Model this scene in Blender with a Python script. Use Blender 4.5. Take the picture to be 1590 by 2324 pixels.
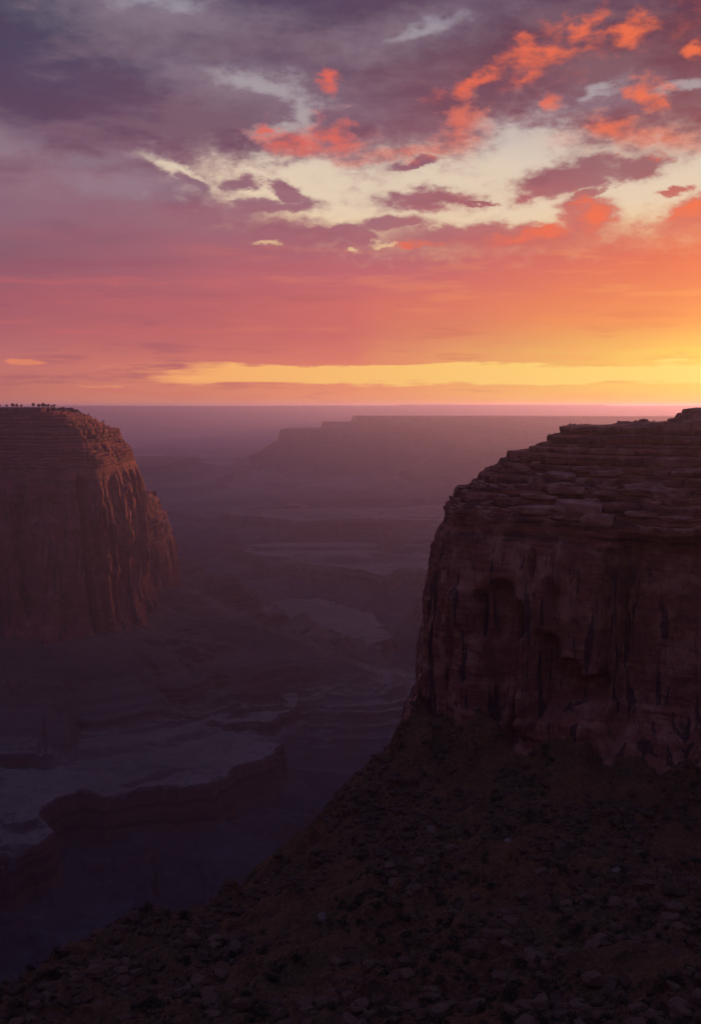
import bpy, math, random
import numpy as np
from mathutils import Vector
from mathutils.bvhtree import BVHTree

# ------------------------------------------------------------------ camera
sc = bpy.context.scene
for o in list(bpy.data.objects):
    bpy.data.objects.remove(o, do_unlink=True)
C = sc.collection
FPX = 2271.0
PITCH = math.atan((1162.0 - 920.0) / FPX)
cam_d = bpy.data.cameras.new("camera")
cam = bpy.data.objects.new("camera", cam_d)
C.objects.link(cam)
cam.location = (0, 0, 0)
cam.rotation_euler = (math.radians(90) - PITCH, 0, 0)
cam_d.sensor_fit = 'VERTICAL'
cam_d.sensor_height = 36.0
cam_d.lens = 36.0 * FPX / 2324.0
cam_d.clip_start = 0.5
cam_d.clip_end = 200000
sc.camera = cam

def ray(px, py):
    """direction of a photograph point (1590 x 2324 coordinates)"""
    x = (px - 795.0) / FPX
    v = (1162.0 - py) / FPX
    return np.array([x, math.cos(PITCH) + v * math.sin(PITCH), -math.sin(PITCH) + v * math.cos(PITCH)])

def atd(px, py, d):
    r = ray(px, py)
    return r * (d / r[1])

def atz(px, py, z):
    r = ray(px, py)
    return r * (z / r[2])

def azel(px, py):
    r = ray(px, py)
    return math.degrees(math.atan2(r[0], r[1])), math.degrees(math.atan2(r[2], math.hypot(r[0], r[1])))

# ------------------------------------------------------------------ render settings
vs = sc.view_settings
sc.display_settings.display_device = 'sRGB'
vs.view_transform = 'Standard'
vs.look = 'None'
vs.exposure = 0.0
vs.gamma = 1.0
vs.use_curve_mapping = False
sc.render.engine = 'CYCLES'
cy = sc.cycles
cy.use_denoising = True
cy.max_bounces = 4
cy.diffuse_bounces = 2
cy.glossy_bounces = 1
cy.transmission_bounces = 1
cy.volume_bounces = 5
cy.caustics_reflective = False
cy.caustics_refractive = False

def lin(c):
    out = []
    for v in c:
        v = v / 255.0
        out.append(v / 12.92 if v <= 0.04045 else ((v + 0.055) / 1.055) ** 2.4)
    return tuple(out) + (1.0,)

# ------------------------------------------------------------------ node helper
class NT:
    def __init__(self, tree):
        self.t = tree
        self.n = tree.nodes
        self.l = tree.links
    def put(self, sock, v):
        if v is None:
            return
        if isinstance(v, bpy.types.NodeSocket):
            self.l.new(v, sock)
        else:
            sock.default_value = v
    def math(self, op, a, b=None, c=None, clamp=False):
        n = self.n.new('ShaderNodeMath'); n.operation = op; n.use_clamp = clamp
        self.put(n.inputs[0], a); self.put(n.inputs[1], b)
        if c is not None: self.put(n.inputs[2], c)
        return n.outputs[0]
    def vmath(self, op, a, b=None, scale=None):
        n = self.n.new('ShaderNodeVectorMath'); n.operation = op
        self.put(n.inputs[0], a)
        if b is not None: self.put(n.inputs[1], b)
        if scale is not None: self.put(n.inputs['Scale'], scale)
        return n.outputs['Value'] if op in ('LENGTH', 'DOT_PRODUCT', 'DISTANCE') else n.outputs[0]
    def sep(self, v):
        n = self.n.new('ShaderNodeSeparateXYZ'); self.put(n.inputs[0], v); return n.outputs
    def comb(self, x, y, z):
        n = self.n.new('ShaderNodeCombineXYZ')
        self.put(n.inputs[0], x); self.put(n.inputs[1], y); self.put(n.inputs[2], z)
        return n.outputs[0]
    def noise(self, v, scale, detail=4.0, rough=0.55, dist=0.0, color=False, typ='FBM'):
        n = self.n.new('ShaderNodeTexNoise'); n.noise_dimensions = '3D'
        n.noise_type = typ
        self.put(n.inputs['Vector'], v); n.inputs['Scale'].default_value = scale
        n.inputs['Detail'].default_value = detail; n.inputs['Roughness'].default_value = rough
        n.inputs['Distortion'].default_value = dist
        return n.outputs['Color'] if color else n.outputs[0]
    def rng(self, v, a, b, c=0.0, d=1.0, smooth=True):
        n = self.n.new('ShaderNodeMapRange')
        n.interpolation_type = 'SMOOTHSTEP' if smooth else 'LINEAR'
        n.clamp = True
        self.put(n.inputs[0], v); self.put(n.inputs[1], a); self.put(n.inputs[2], b)
        self.put(n.inputs[3], c); self.put(n.inputs[4], d)
        return n.outputs[0]
    def mix(self, f, a, b, mode='MIX'):
        n = self.n.new('ShaderNodeMix'); n.data_type = 'RGBA'; n.blend_type = mode
        self.put(n.inputs[0], f); self.put(n.inputs[6], a); self.put(n.inputs[7], b)
        return n.outputs[2]
    def ramp(self, f, stops, interp='LINEAR'):
        n = self.n.new('ShaderNodeValToRGB'); self.put(n.inputs[0], f)
        cr = n.color_ramp; cr.interpolation = interp
        while len(cr.elements) > 1: cr.elements.remove(cr.elements[-1])
        cr.elements[0].position = stops[0][0]; cr.elements[0].color = stops[0][1]
        for p, c in stops[1:]:
            e = cr.elements.new(p); e.color = c
        return n.outputs[0]
    def mapping(self, v, loc=(0, 0, 0), rot=(0, 0, 0), scl=(1, 1, 1), typ='POINT'):
        n = self.n.new('ShaderNodeMapping'); n.vector_type = typ
        self.put(n.inputs['Vector'], v)
        n.inputs['Location'].default_value = loc; n.inputs['Rotation'].default_value = rot
        n.inputs['Scale'].default_value = scl
        return n.outputs[0]

# ------------------------------------------------------------------ world: sunset sky with a broken cloud deck
SUN_AZ, SUN_EL = 22.5, 2.6
world = bpy.data.worlds.new("World")
sc.world = world
world.use_nodes = True
wt = world.node_tree
wt.nodes.clear()
W = NT(wt)
tc = wt.nodes.new('ShaderNodeTexCoord')
D = W.vmath('NORMALIZE', tc.outputs['Generated'])
dx, dy, dz = W.sep(D)
az = W.math('MULTIPLY', W.math('ARCTAN2', dx, dy), 57.29578)
el = W.math('MULTIPLY', W.math('ARCSINE', dz), 57.29578)
# angle away from the sunset, in azimuth, the same on both sides
ada = W.math('ABSOLUTE', W.math('SUBTRACT', az, SUN_AZ))
ada = W.math('MINIMUM', ada, W.math('SUBTRACT', 360.0, ada))
# warps
Dn = W.mapping(D, scl=(1, 1, 2.0))
wcol = W.noise(Dn, 26.0, 5.0, 0.6, color=True)
warp = W.vmath('SUBTRACT', wcol, (0.5, 0.5, 0.5))
V0 = W.comb(az, el, 0.0)
V = W.vmath('ADD', V0, W.vmath('MULTIPLY', warp, (3.2, 1.7, 0.0)))
wfine = W.noise(Dn, 60.0, 5.0, 0.6)
streak = W.noise(W.mapping(D, scl=(1, 1, 9.0)), 7.0, 5.0, 0.6)
broad = W.noise(W.mapping(D, scl=(1, 1, 2.6)), 4.2, 4.0, 0.55)
warpx, warpy, _ = W.sep(warp)

def elpos(e):
    return math.sqrt(max(e, 0) / 90.0)
def ypos(y):
    return elpos(azel(795, y)[1])
fel = W.math('SQRT', W.math('DIVIDE', W.math('MAXIMUM', W.math('ADD', el, W.math('MULTIPLY', W.math('SUBTRACT', broad, 0.5), W.rng(el, 2.0, 14.0, 0.0, 5.0))), 0.0), 90.0))
def rp(st):
    return W.ramp(fel, [(0.0, lin(st[0][1]))] + [(ypos(y) if y > -1 else elpos(-y), lin(c)) for y, c in st])
left = rp([(918, (192, 118, 106)), (880, (190, 112, 103)), (830, (192, 113, 108)), (760, (172, 99, 106)), (690, (162, 92, 106)), (600, (137, 92, 108)),
           (500, (140, 101, 119)), (400, (140, 103, 119)), (300, (92, 72, 97)), (180, (76, 70, 97)), (60, (70, 70, 92)), (-32, (70, 76, 124)), (-89, (78, 92, 172))])
mid = rp([(918, (236, 150, 108)), (880, (232, 142, 106)), (830, (222, 126, 105)), (760, (206, 108, 104)), (690, (206, 108, 104)), (620, (196, 105, 112)),
          (540, (170, 103, 114)), (400, (151, 97, 114)), (300, (133, 86, 103)), (180, (112, 84, 103)), (60, (95, 75, 97)), (-32, (74, 74, 120)), (-89, (78, 92, 172))])
right = rp([(918, (252, 196, 96)), (880, (254, 208, 100)), (800, (255, 206, 96)), (740, (252, 162, 86)), (680, (248, 142, 84)), (600, (236, 118, 84)),
            (500, (226, 112, 88)), (400, (172, 92, 92)), (300, (138, 78, 86)), (180, (124, 74, 84)), (60, (106, 64, 80)), (-32, (76, 72, 116)), (-89, (78, 92, 172))])
back = rp([(918, (92, 76, 98)), (700, (84, 70, 96)), (400, (66, 62, 86)), (100, (78, 86, 136)), (-89, (78, 92, 172))])
adw = W.math('ADD', ada, W.math('MULTIPLY', W.math('SUBTRACT', broad, 0.5), 10.0))
cloud = W.mix(W.rng(adw, 3.0, 22.0, smooth=False), right, mid)
cloud = W.mix(W.rng(adw, 22.0, 42.0, smooth=False), cloud, left)
cloud = W.mix(W.rng(ada, 45.0, 130.0), cloud, back)
# modelling of the deck: darker and lighter bellies, streaks low down
m1 = W.noise(W.mapping(D, scl=(1, 1, 3.4)), 9.0, 6.0, 0.6)
up = W.rng(el, 7.0, 12.0)
cloud = W.mix(W.math('MULTIPLY', W.rng(m1, 0.44, 0.62), W.math('MULTIPLY', up, 0.28)), cloud, lin((150, 120, 128)))
cloud = W.mix(W.math('MULTIPLY', W.rng(m1, 0.50, 0.36), W.math('MULTIPLY', up, 0.22)), cloud, lin((84, 52, 74)))
low = W.rng(el, 10.0, 7.0)
sk = W.math('MULTIPLY', W.rng(streak, 0.52, 0.66), W.math('MULTIPLY', low, 0.35))
cloud = W.mix(sk, cloud, W.mix(W.rng(ada, 4.0, 34.0, smooth=False), lin((255, 170, 96)), lin((206, 104, 102))))
sk2 = W.math('MULTIPLY', W.rng(streak, 0.47, 0.34), W.math('MULTIPLY', low, 0.40))
cloud = W.mix(sk2, cloud, W.mix(W.rng(ada, 4.0, 34.0, smooth=False), lin((236, 126, 88)), lin((150, 82, 102))))

def blob(cx, cyy, rx, ry, rot=0.0, vec=None):
    """signed field of an elliptical bank of cloud or opening (sizes in photograph points)"""
    a, e = azel(cx, cyy)
    k = 57.2958 / FPX
    m = W.mapping(vec or V, loc=(a, e, 0), rot=(0, 0, math.radians(rot)), scl=(rx * k, ry * k, 1.0), typ='TEXTURE')
    return W.math('SUBTRACT', 1.0, W.vmath('LENGTH', m))
def union(lst, vec=None):
    acc = None
    for b in lst:
        f = blob(*b, vec=vec)
        acc = f if acc is None else W.math('MAXIMUM', acc, f)
        vec = W.vmath('ADD', vec or V, W.math('MULTIPLY', acc, 1e-7))   # keeps the node order serial
    return acc
SH = 0
gaps = union([(1000, 446, 330, 90, 0), (1430, 422, 330, 88, 0), (1180, 410, 180, 108, 0), (670, 442, 215, 54, -12), (400, 384, 70, 20, -18),
              (1180, 330, 90, 44, 0), (800, 486, 180, 40, -8), (1250, 486, 210, 40, 4), (700, 400, 140, 40, -8)])
greys = union([(610, 200, 100, 16, -14), (680, 246, 24, 50, 22), (970, 62, 74, 12, 12), (368, 0, 80, 14, 0), (1560, 194, 60, 8, 3), (640, 294, 50, 14, 10),
               (1350, 210, 50, 10, 20)])
veil = union([(230, 365, 190, 34, 4), (10, 330, 90, 50, 0), (560, 190, 330, 70, -10), (940, 70, 260, 60, 10), (340, 30, 330, 60, 0), (300, 420, 260, 40, 0), (700, 300, 120, 90, 0), (1350, 230, 200, 40, 10)])
holes = union([(612, 556, 30, 7, 0), (795, 568, 14, 5, 0), (870, 552, 46, 7, 0)])
banks = union([(962, 458, 108, 25, 0), (1300, 404, 138, 32, 10), (1440, 380, 72, 26, 8), (1235, 434, 60, 22, 10), (610, 470, 120, 15, 0), (646, 436, 50, 15, -24),
               (890, 510, 86, 18, 0), (545, 414, 44, 15, 0), (1330, 494, 56, 48, 0), (690, 534, 150, 20, 0), (800, 530, 56, 24, 0), (1590, 478, 90, 32, 20),
               (430, 414, 44, 15, -30), (1120, 536, 220, 24, 0), (930, 376, 66, 11, 8), (1530, 436, 26, 6, 0), (1060, 464, 60, 6, 0), (1340, 440, 50, 10, 20)])
litp = union([(1228, 120, 88, 42, 14), (1420, 74, 50, 34, 10), (1075, 184, 78, 20, 20), (1462, 212, 46, 26, -14), (1050, 302, 58, 50, 20), (755, 312, 56, 38, 0),
              (672, 334, 80, 26, -14), (1390, 292, 56, 22, -18), (1500, 322, 140, 24, -8), (1255, 236, 22, 18, 40), (745, 182, 20, 18, 30), (930, 350, 180, 14, 4),
              (1240, 322, 80, 16, -12), (1345, 488, 36, 40, 0), (1210, 528, 120, 14, 10), (960, 554, 70, 7, 0), (1575, 470, 60, 16, 20), (1320, 60, 46, 20, 30),
              (1580, 110, 26, 18, 0), (612, 292, 20, 14, 0)])
litv = union([(1200, 160, 330, 120, 14), (760, 320, 230, 70, 0), (1450, 310, 240, 60, -8), (1080, 300, 180, 70, 0), (1560, 60, 100, 90, 0), (1250, 530, 260, 44, 6)])
wmid = W.noise(Dn, 34.0, 4.0, 0.55)
fn = W.math('ADD', W.math('MULTIPLY', W.math('SUBTRACT', wfine, 0.5), 0.8), W.math('MULTIPLY', W.math('SUBTRACT', wmid, 0.5), 0.8))
G = W.math('ADD', W.math('MULTIPLY', W.rng(W.math('ADD', gaps, fn), -0.26, 0.42), 0.5), W.math('MULTIPLY', W.rng(W.math('ADD', gaps, W.math('MULTIPLY', fn, 1.6)), -0.75, 0.7), 0.5))
Bk = W.math('ADD', W.math('MULTIPLY', W.rng(W.math('ADD', banks, fn), -0.26, 0.34), 0.55), W.math('MULTIPLY', W.rng(W.math('ADD', banks, W.math('MULTIPLY', fn, 1.5)), -0.6, 0.5), 0.45))
G = W.math('MULTIPLY', G, W.math('SUBTRACT', 1.0, W.math('MULTIPLY', Bk, 0.97)))
G = W.math('MAXIMUM', G, W.math('MULTIPLY', W.rng(W.math('ADD', holes, W.math('MULTIPLY', fn, 1.6)), -0.4, 0.8), 0.75))
Gy = W.math('MULTIPLY', W.rng(W.math('ADD', greys, W.math('MULTIPLY', fn, 2.4)), -0.8, 0.9), 0.62)
Vl = W.math('MULTIPLY', W.rng(W.math('ADD', veil, fn), -0.3, 1.1), 0.52)
clear = W.ramp(fel, [(0.0, lin((252, 190, 110))), (ypos(850), lin((255, 214, 120))), (ypos(560), lin((236, 200, 150))), (ypos(470), lin((230, 205, 176))),
                     (ypos(360), lin((220, 200, 180))), (ypos(250), lin((186, 176, 178))), (ypos(60), lin((166, 160, 170))), (elpos(40), lin((88, 96, 120))), (1.0, lin((52, 60, 84)))])
nish = wt.nodes.new('ShaderNodeTexSky')
nish.sky_type = 'NISHITA'
nish.sun_disc = False
nish.sun_elevation = math.radians(SUN_EL)
nish.sun_rotation = math.radians(SUN_AZ)
nish.altitude = 2000
clear = W.mix(1.0, clear, W.vmath('SCALE', nish.outputs[0], scale=0.003), 'ADD')
clear = W.mix(W.rng(ada, 60.0, 150.0, 0.0, 0.85), clear, back)
sky = W.mix(Vl, cloud, lin((150, 132, 146)))
sky = W.mix(Gy, sky, clear)
sky = W.mix(G, sky, clear)
# sunlit undersides, only on the sunset side of the deck
Lt = W.rng(W.math('ADD', litp, W.math('MULTIPLY', fn, 3.0)), -0.45, 1.15)
Lt = W.math('MAXIMUM', Lt, W.math('MULTIPLY', W.rng(W.math('ADD', litv, W.math('MULTIPLY', W.math('SUBTRACT', wfine, 0.52), 4.0)), 0.3, 1.8), 0.24))
Lt = W.math('MULTIPLY', Lt, W.math('SUBTRACT', 1.0, W.math('MULTIPLY', G, 0.92)))
litc = W.mix(W.rng(ada, 5.0, 32.0, smooth=False), lin((246, 116, 74)), lin((222, 98, 90)))
sky = W.mix(W.math('MULTIPLY', Lt, 0.86), sky, litc)
# clear strip above the horizon
elw = W.math('ADD', el, W.math('ADD', W.math('MULTIPLY', warpy, 0.5), W.math('MULTIPLY', W.math('SUBTRACT', streak, 0.5), 1.6)))
b_lo, b_hi = azel(795, 871)[1], azel(795, 829)[1]
st = W.math('MULTIPLY', W.rng(elw, b_lo - 0.12, b_lo + 0.12), W.rng(elw, b_hi + 0.10, b_hi - 0.08))
azs = W.math('ADD', az, W.math('MULTIPLY', W.math('SUBTRACT', streak, 0.5), 30.0))
st = W.math('MULTIPLY', st, W.math('MULTIPLY', W.rng(azs, -15.0, -7.0), W.rng(azs, 75.0, 40.0)))
stc = W.mix(W.rng(ada, 3.0, 32.0, smooth=False), lin((254, 218, 118)), lin((246, 172, 108)))
sky = W.mix(st, sky, stc)
s2 = W.rng(blob(64, 822, 44, 7, 0, vec=W.vmath('ADD', V0, W.vmath('MULTIPLY', warp, (2.5, .5, 0)))), -0.1, 0.5)
sky = W.mix(W.math('MULTIPLY', s2, 0.5), sky, lin((250, 150, 96)))
# glow round the hidden sun
sa, se = math.radians(SUN_AZ), math.radians(SUN_EL)
sdir = (math.sin(sa) * math.cos(se), math.cos(sa) * math.cos(se), math.sin(se))
ang = W.math('MULTIPLY', W.math('ARCCOSINE', W.math('MINIMUM', W.vmath('DOT_PRODUCT', D, sdir), 0.99999)), 57.29578)
glow = W.math('POWER', 2.718, W.math('MULTIPLY', ang, -0.30))
sky = W.mix(1.0, sky, W.vmath('SCALE', (1.0, 0.62, 0.16), scale=W.math('MULTIPLY', glow, 0.26)), 'ADD')
# below the horizon: dim dust and earth
sky = W.mix(W.rng(el, -0.2, -3.0), sky, lin((52, 40, 50)))
bg = wt.nodes.new('ShaderNodeBackground')
wt.links.new(sky, bg.inputs[0])
bg.inputs[1].default_value = 1.0
wo = wt.nodes.new('ShaderNodeOutputWorld')
wt.links.new(bg.outputs[0], wo.inputs[0])
world.cycles.sampling_method = 'MANUAL'
world.cycles.sample_map_resolution = 512

# ------------------------------------------------------------------ sun, low and behind thin cloud
sl = bpy.data.lights.new("sun", 'SUN')
sl.energy = 4.0
sl.angle = math.radians(2.5)
sl.color = (1.0, 0.36, 0.14)
so = bpy.data.objects.new("sun", sl)
C.objects.link(so)
se_l = math.radians(2.0)       # the disc itself is almost on the horizon
sa_l = math.radians(26)
so.rotation_euler = Vector((math.sin(sa_l) * math.cos(se_l), math.cos(sa_l) * math.cos(se_l), math.sin(se_l))).to_track_quat('Z', 'Y').to_euler()

# ------------------------------------------------------------------ numpy noise
def _hash(ix, iy, iz, seed):
    h = (ix.astype(np.int64) * 374761393 + iy.astype(np.int64) * 668265263 + iz.astype(np.int64) * 1274126177 + seed * 974634777) & 0xFFFFFFFF
    h = ((h ^ (h >> 13)) * 1103515245) & 0xFFFFFFFF
    h = ((h ^ (h >> 15)) * 2246822519) & 0xFFFFFFFF
    h = h ^ (h >> 16)
    return (h & 0xFFFFFF).astype(np.float32) / np.float32(0xFFFFFF) * 2 - 1

def vn(x, y, z=0.0, seed=0):
    x, y, z = np.broadcast_arrays(np.asarray(x, float), np.asarray(y, float), np.asarray(z, float))
    fx, fy, fz = np.floor(x), np.floor(y), np.floor(z)
    tx, ty, tz = x - fx, y - fy, z - fz
    tx = tx * tx * tx * (tx * (tx * 6 - 15) + 10); ty = ty * ty * ty * (ty * (ty * 6 - 15) + 10)
    flat = not np.any(tz)
    r = 0
    for k in (0, 1):
        if k and flat: break
        a = _hash(fx, fy, fz + k, seed); b = _hash(fx + 1, fy, fz + k, seed)
        c = _hash(fx, fy + 1, fz + k, seed); d = _hash(fx + 1, fy + 1, fz + k, seed)
        v = (a + (b - a) * tx) * (1 - ty) + (c + (d - c) * tx) * ty
        if flat: return v
        tzs = tz * tz * (3 - 2 * tz)
        r = r + v * (tzs if k else (1 - tzs))
    return r

def fbm(x, y, z=0.0, oct=4, seed=0, gain=0.5, lac=2.03):
    a, s, t = 1.0, 0.0, 0.0
    for o in range(oct):
        f = lac ** o
        s = s + a * vn(x * f + 17.1 * o, y * f - 9.7 * o, np.asarray(z) * f, seed + o)
        t += a
        a *= gain
    return s / t

def ridged(x, y, z=0.0, oct=4, seed=0, gain=0.5):
    a, s, t = 1.0, 0.0, 0.0
    for o in range(oct):
        f = 2.07 ** o
        s = s + a * (1 - 2 * np.abs(vn(x * f + 5.3 * o, y * f + 3.1 * o, np.asarray(z) * f, seed + o)))
        t += a
        a *= gain
    return s / t

def sst(a, b, x):
    t = np.clip((x - a) / (b - a), 0, 1)
    return t * t * (3 - 2 * t)

def seg_dist(x, y, pts, closed=True):
    """unsigned distance, arc position of the nearest point, and inside flag"""
    pts = np.asarray(pts, float)
    n = len(pts)
    best = np.full(x.shape, 1e18); arc = np.zeros(x.shape); inside = np.zeros(x.shape, bool)
    acc = 0.0
    for i in range(n if closed else n - 1):
        a, b = pts[i], pts[(i + 1) % n]
        ex, ey = b[0] - a[0], b[1] - a[1]
        L = math.hypot(ex, ey) + 1e-9
        t = np.clip(((x - a[0]) * ex + (y - a[1]) * ey) / (L * L), 0, 1)
        d = (x - a[0] - t * ex) ** 2 + (y - a[1] - t * ey) ** 2
        m = d < best
        best = np.where(m, d, best); arc = np.where(m, acc + t * L, arc)
        if closed:
            c = ((a[1] > y) != (b[1] > y))
            if ey != 0:
                inside ^= c & (x < ex * (y - a[1]) / ey + a[0])
        acc += L
    return np.sqrt(best), arc, inside

def sdf(x, y, pts):
    d, arc, ins = seg_dist(x, y, pts)
    return np.where(ins, -d, d), arc

def catmull(pts, n_per=24, closed=True):
    pts = np.asarray(pts, float); n = len(pts); out = []
    for i in range(n if closed else n - 1):
        if closed:
            p0, p1, p2, p3 = pts[(i - 1) % n], pts[i], pts[(i + 1) % n], pts[(i + 2) % n]
        else:
            p0, p1, p2, p3 = pts[max(i - 1, 0)], pts[i], pts[i + 1], pts[min(i + 2, n - 1)]
        for t in np.arange(n_per) / n_per:
            out.append(0.5 * ((2 * p1) + (-p0 + p2) * t + (2 * p0 - 5 * p1 + 4 * p2 - p3) * t * t + (-p0 + 3 * p1 - 3 * p2 + p3) * t ** 3))
    return np.array(out)

# ------------------------------------------------------------------ mesh + tag helpers
def grid_mesh(name, V3, wrap=False, cap=False):
    """V3: rows x cols x 3"""
    R, S, _ = V3.shape
    me = bpy.data.meshes.new(name)
    idx = np.arange(R * S).reshape(R, S)
    if wrap:
        nx = np.roll(idx, -1, axis=1)
        q = np.stack([idx[:-1], nx[:-1], nx[1:], idx[1:]], -1).reshape(-1, 4)
    else:
        q = np.stack([idx[:-1, :-1], idx[:-1, 1:], idx[1:, 1:], idx[1:, :-1]], -1).reshape(-1, 4)
    co = V3.reshape(-1, 3).astype(np.float32)
    me.vertices.add(len(co)); me.vertices.foreach_set('co', co.ravel())
    me.loops.add(q.size); me.loops.foreach_set('vertex_index', q.ravel().astype(np.int32))
    me.polygons.add(len(q)); me.polygons.foreach_set('loop_start', (np.arange(len(q)) * 4).astype(np.int32))
    me.polygons.foreach_set('use_smooth', np.ones(len(q), bool))
    me.update(calc_edges=True)
    return me

def raw_mesh(name, co, faces, smooth=False):
    me = bpy.data.meshes.new(name)
    me.from_pydata([tuple(map(float, v)) for v in co], [], [tuple(map(int, f)) for f in faces])
    if smooth:
        me.polygons.foreach_set('use_smooth', np.ones(len(faces), bool))
    me.update()
    return me

def tri_mesh(name, co, tris, smooth=False):
    me = bpy.data.meshes.new(name)
    co = np.asarray(co, np.float32); tris = np.asarray(tris, np.int32)
    me.vertices.add(len(co)); me.vertices.foreach_set('co', co.ravel())
    me.loops.add(tris.size); me.loops.foreach_set('vertex_index', tris.ravel())
    me.polygons.add(len(tris)); me.polygons.foreach_set('loop_start', (np.arange(len(tris)) * 3).astype(np.int32))
    me.polygons.foreach_set('use_smooth', np.full(len(tris), smooth))
    me.update(calc_edges=True)
    return me

def link(name, me, mat=None, parent=None):
    o = bpy.data.objects.new(name, me)
    C.objects.link(o)
    if mat is not None and len(me.materials) == 0:
        me.materials.append(mat)
    if parent is not None:
        o.parent = parent
    return o

def tag(o, label, cat, group=None):
    o['label'] = label; o['category'] = cat
    if group: o['group'] = group
    return o

def structure(o):
    o['kind'] = 'structure'
    return o

# ------------------------------------------------------------------ materials
def new_mat(name):
    m = bpy.data.materials.new(name); m.use_nodes = True
    t = NT(m.node_tree); t.n.clear()
    b = t.n.new('ShaderNodeBsdfPrincipled'); o = t.n.new('ShaderNodeOutputMaterial')
    t.l.new(b.outputs[0], o.inputs[0])
    b.inputs['Roughness'].default_value = 0.9
    b.inputs['Specular IOR Level'].default_value = 0.15
    g = t.n.new('ShaderNodeNewGeometry')
    return m, t, b, g

def bump(t, b, h, strength, dist):
    n = t.n.new('ShaderNodeBump'); n.inputs['Strength'].default_value = strength
    n.inputs['Distance'].default_value = dist
    t.l.new(h, n.inputs['Height']); t.l.new(n.outputs[0], b.inputs['Normal'])

def rock_material(name, base, pale, dark, varnish, unit, ztop, strata=1.0, varn=1.0):
    """bedded sandstone; unit = size of the finest bedding in metres"""
    m, t, b, g = new_mat(name)
    P = g.outputs['Position']
    x, y, z = t.sep(P)
    big = t.noise(P, 0.022 / unit, 4, 0.55)
    zz = t.math('ADD', z, t.math('MULTIPLY', big, 9.0 * unit))
    beds = t.noise(t.comb(t.math('MULTIPLY', x, 0.05), t.math('MULTIPLY', y, 0.05), zz), 0.42 / unit, 5, 0.68)
    blotch = t.noise(P, 0.10 / unit, 6, 0.62)
    capz = t.rng(z, ztop - 6 * unit, ztop + 1)
    col = t.mix(t.math('ADD', t.math('MULTIPLY', t.rng(beds, 0.38, 0.64), t.math('ADD', t.math('MULTIPLY', capz, 0.65), 0.35)), t.math('MULTIPLY', t.math('SUBTRACT', 1.0, capz), 0.45)), dark, base)
    col = t.mix(t.math('MULTIPLY', t.rng(blotch, 0.46, 0.66), 0.7), col, pale)
    # desert varnish: tall dark streaks below the rim
    sv = t.mapping(P, scl=(1, 1, 0.085))
    vst = t.noise(sv, 0.16 / unit, 5, 0.6, dist=0.4)
    vf = t.noise(sv, 0.55 / unit, 4, 0.6)
    vm = t.math('MULTIPLY', t.rng(vst, 0.535, 0.60), t.rng(z, ztop + 2, ztop - 14))
    vm = t.math('MAXIMUM', t.math('MULTIPLY', vm, 0.8 * varn), t.math('MULTIPLY', t.math('MULTIPLY', t.rng(vf, 0.56, 0.7), t.rng(z, ztop + 2, ztop - 14)), 0.5 * varn))
    col = t.mix(vm, col, varnish)
    fine = t.noise(P, 0.9 / unit, 6, 0.7)
    col = t.mix(t.math('MULTIPLY', t.rng(fine, 0.35, 0.7), 0.5), col, t.mix(1.0, col, (1.45, 1.4, 1.35, 1), 'MULTIPLY'))
    t.l.new(col, b.inputs['Base Color'])
    hb = t.math('ADD', t.math('MULTIPLY', beds, 1.3 * strata), t.math('ADD', t.math('MULTIPLY', fine, 0.8), t.math('MULTIPLY', vf, 0.6)))
    bump(t, b, hb, 0.9, 0.9 * unit)
    return m

M_right = rock_material('red_sandstone', (0.30, 0.098, 0.054, 1), (0.43, 0.20, 0.118, 1), (0.105, 0.040, 0.030, 1), (0.026, 0.016, 0.018, 1), 1.0, -60)
M_slab = rock_material('slab_sandstone', (0.36, 0.15, 0.09, 1), (0.46, 0.25, 0.16, 1), (0.18, 0.072, 0.047, 1), (0.05, 0.03, 0.03, 1), 0.6, -500)
M_left = rock_material('cliff_limestone', (0.23, 0.058, 0.050, 1), (0.29, 0.10, 0.08, 1), (0.105, 0.038, 0.033, 1), (0.045, 0.026, 0.032, 1), 3.4, -150)

m, t, b, g = new_mat('canyon_ground')
P = g.outputs['Position']
nz = t.sep(g.outputs['Normal'])[2]
pz = t.sep(P)[2]
n1 = t.noise(P, 0.0035, 6, 0.6); n2 = t.noise(P, 0.03, 6, 0.65); n3 = t.noise(P, 0.16, 4, 0.65)
beds = t.noise(t.comb(t.math('MULTIPLY', t.sep(P)[0], 0.02), t.math('MULTIPLY', t.sep(P)[1], 0.02), pz), 0.09, 5, 0.7)
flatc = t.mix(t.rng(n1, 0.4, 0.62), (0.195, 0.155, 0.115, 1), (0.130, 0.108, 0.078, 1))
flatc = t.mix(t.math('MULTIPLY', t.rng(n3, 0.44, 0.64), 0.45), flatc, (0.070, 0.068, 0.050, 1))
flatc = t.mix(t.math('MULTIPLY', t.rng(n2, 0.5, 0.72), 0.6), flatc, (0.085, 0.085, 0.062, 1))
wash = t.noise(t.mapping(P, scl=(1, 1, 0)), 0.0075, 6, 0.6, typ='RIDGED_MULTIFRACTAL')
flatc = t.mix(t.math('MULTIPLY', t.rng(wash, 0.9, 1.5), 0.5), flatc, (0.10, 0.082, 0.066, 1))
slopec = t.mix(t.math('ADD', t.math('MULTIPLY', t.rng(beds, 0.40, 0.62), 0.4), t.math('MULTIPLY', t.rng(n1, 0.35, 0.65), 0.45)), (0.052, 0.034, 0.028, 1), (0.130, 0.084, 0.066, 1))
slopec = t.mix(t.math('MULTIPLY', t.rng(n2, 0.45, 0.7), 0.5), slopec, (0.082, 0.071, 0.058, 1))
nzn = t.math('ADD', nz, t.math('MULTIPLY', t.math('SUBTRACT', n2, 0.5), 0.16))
flatc = t.mix(t.rng(pz, -612, -640), flatc, (0.075, 0.060, 0.052, 1))
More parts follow.
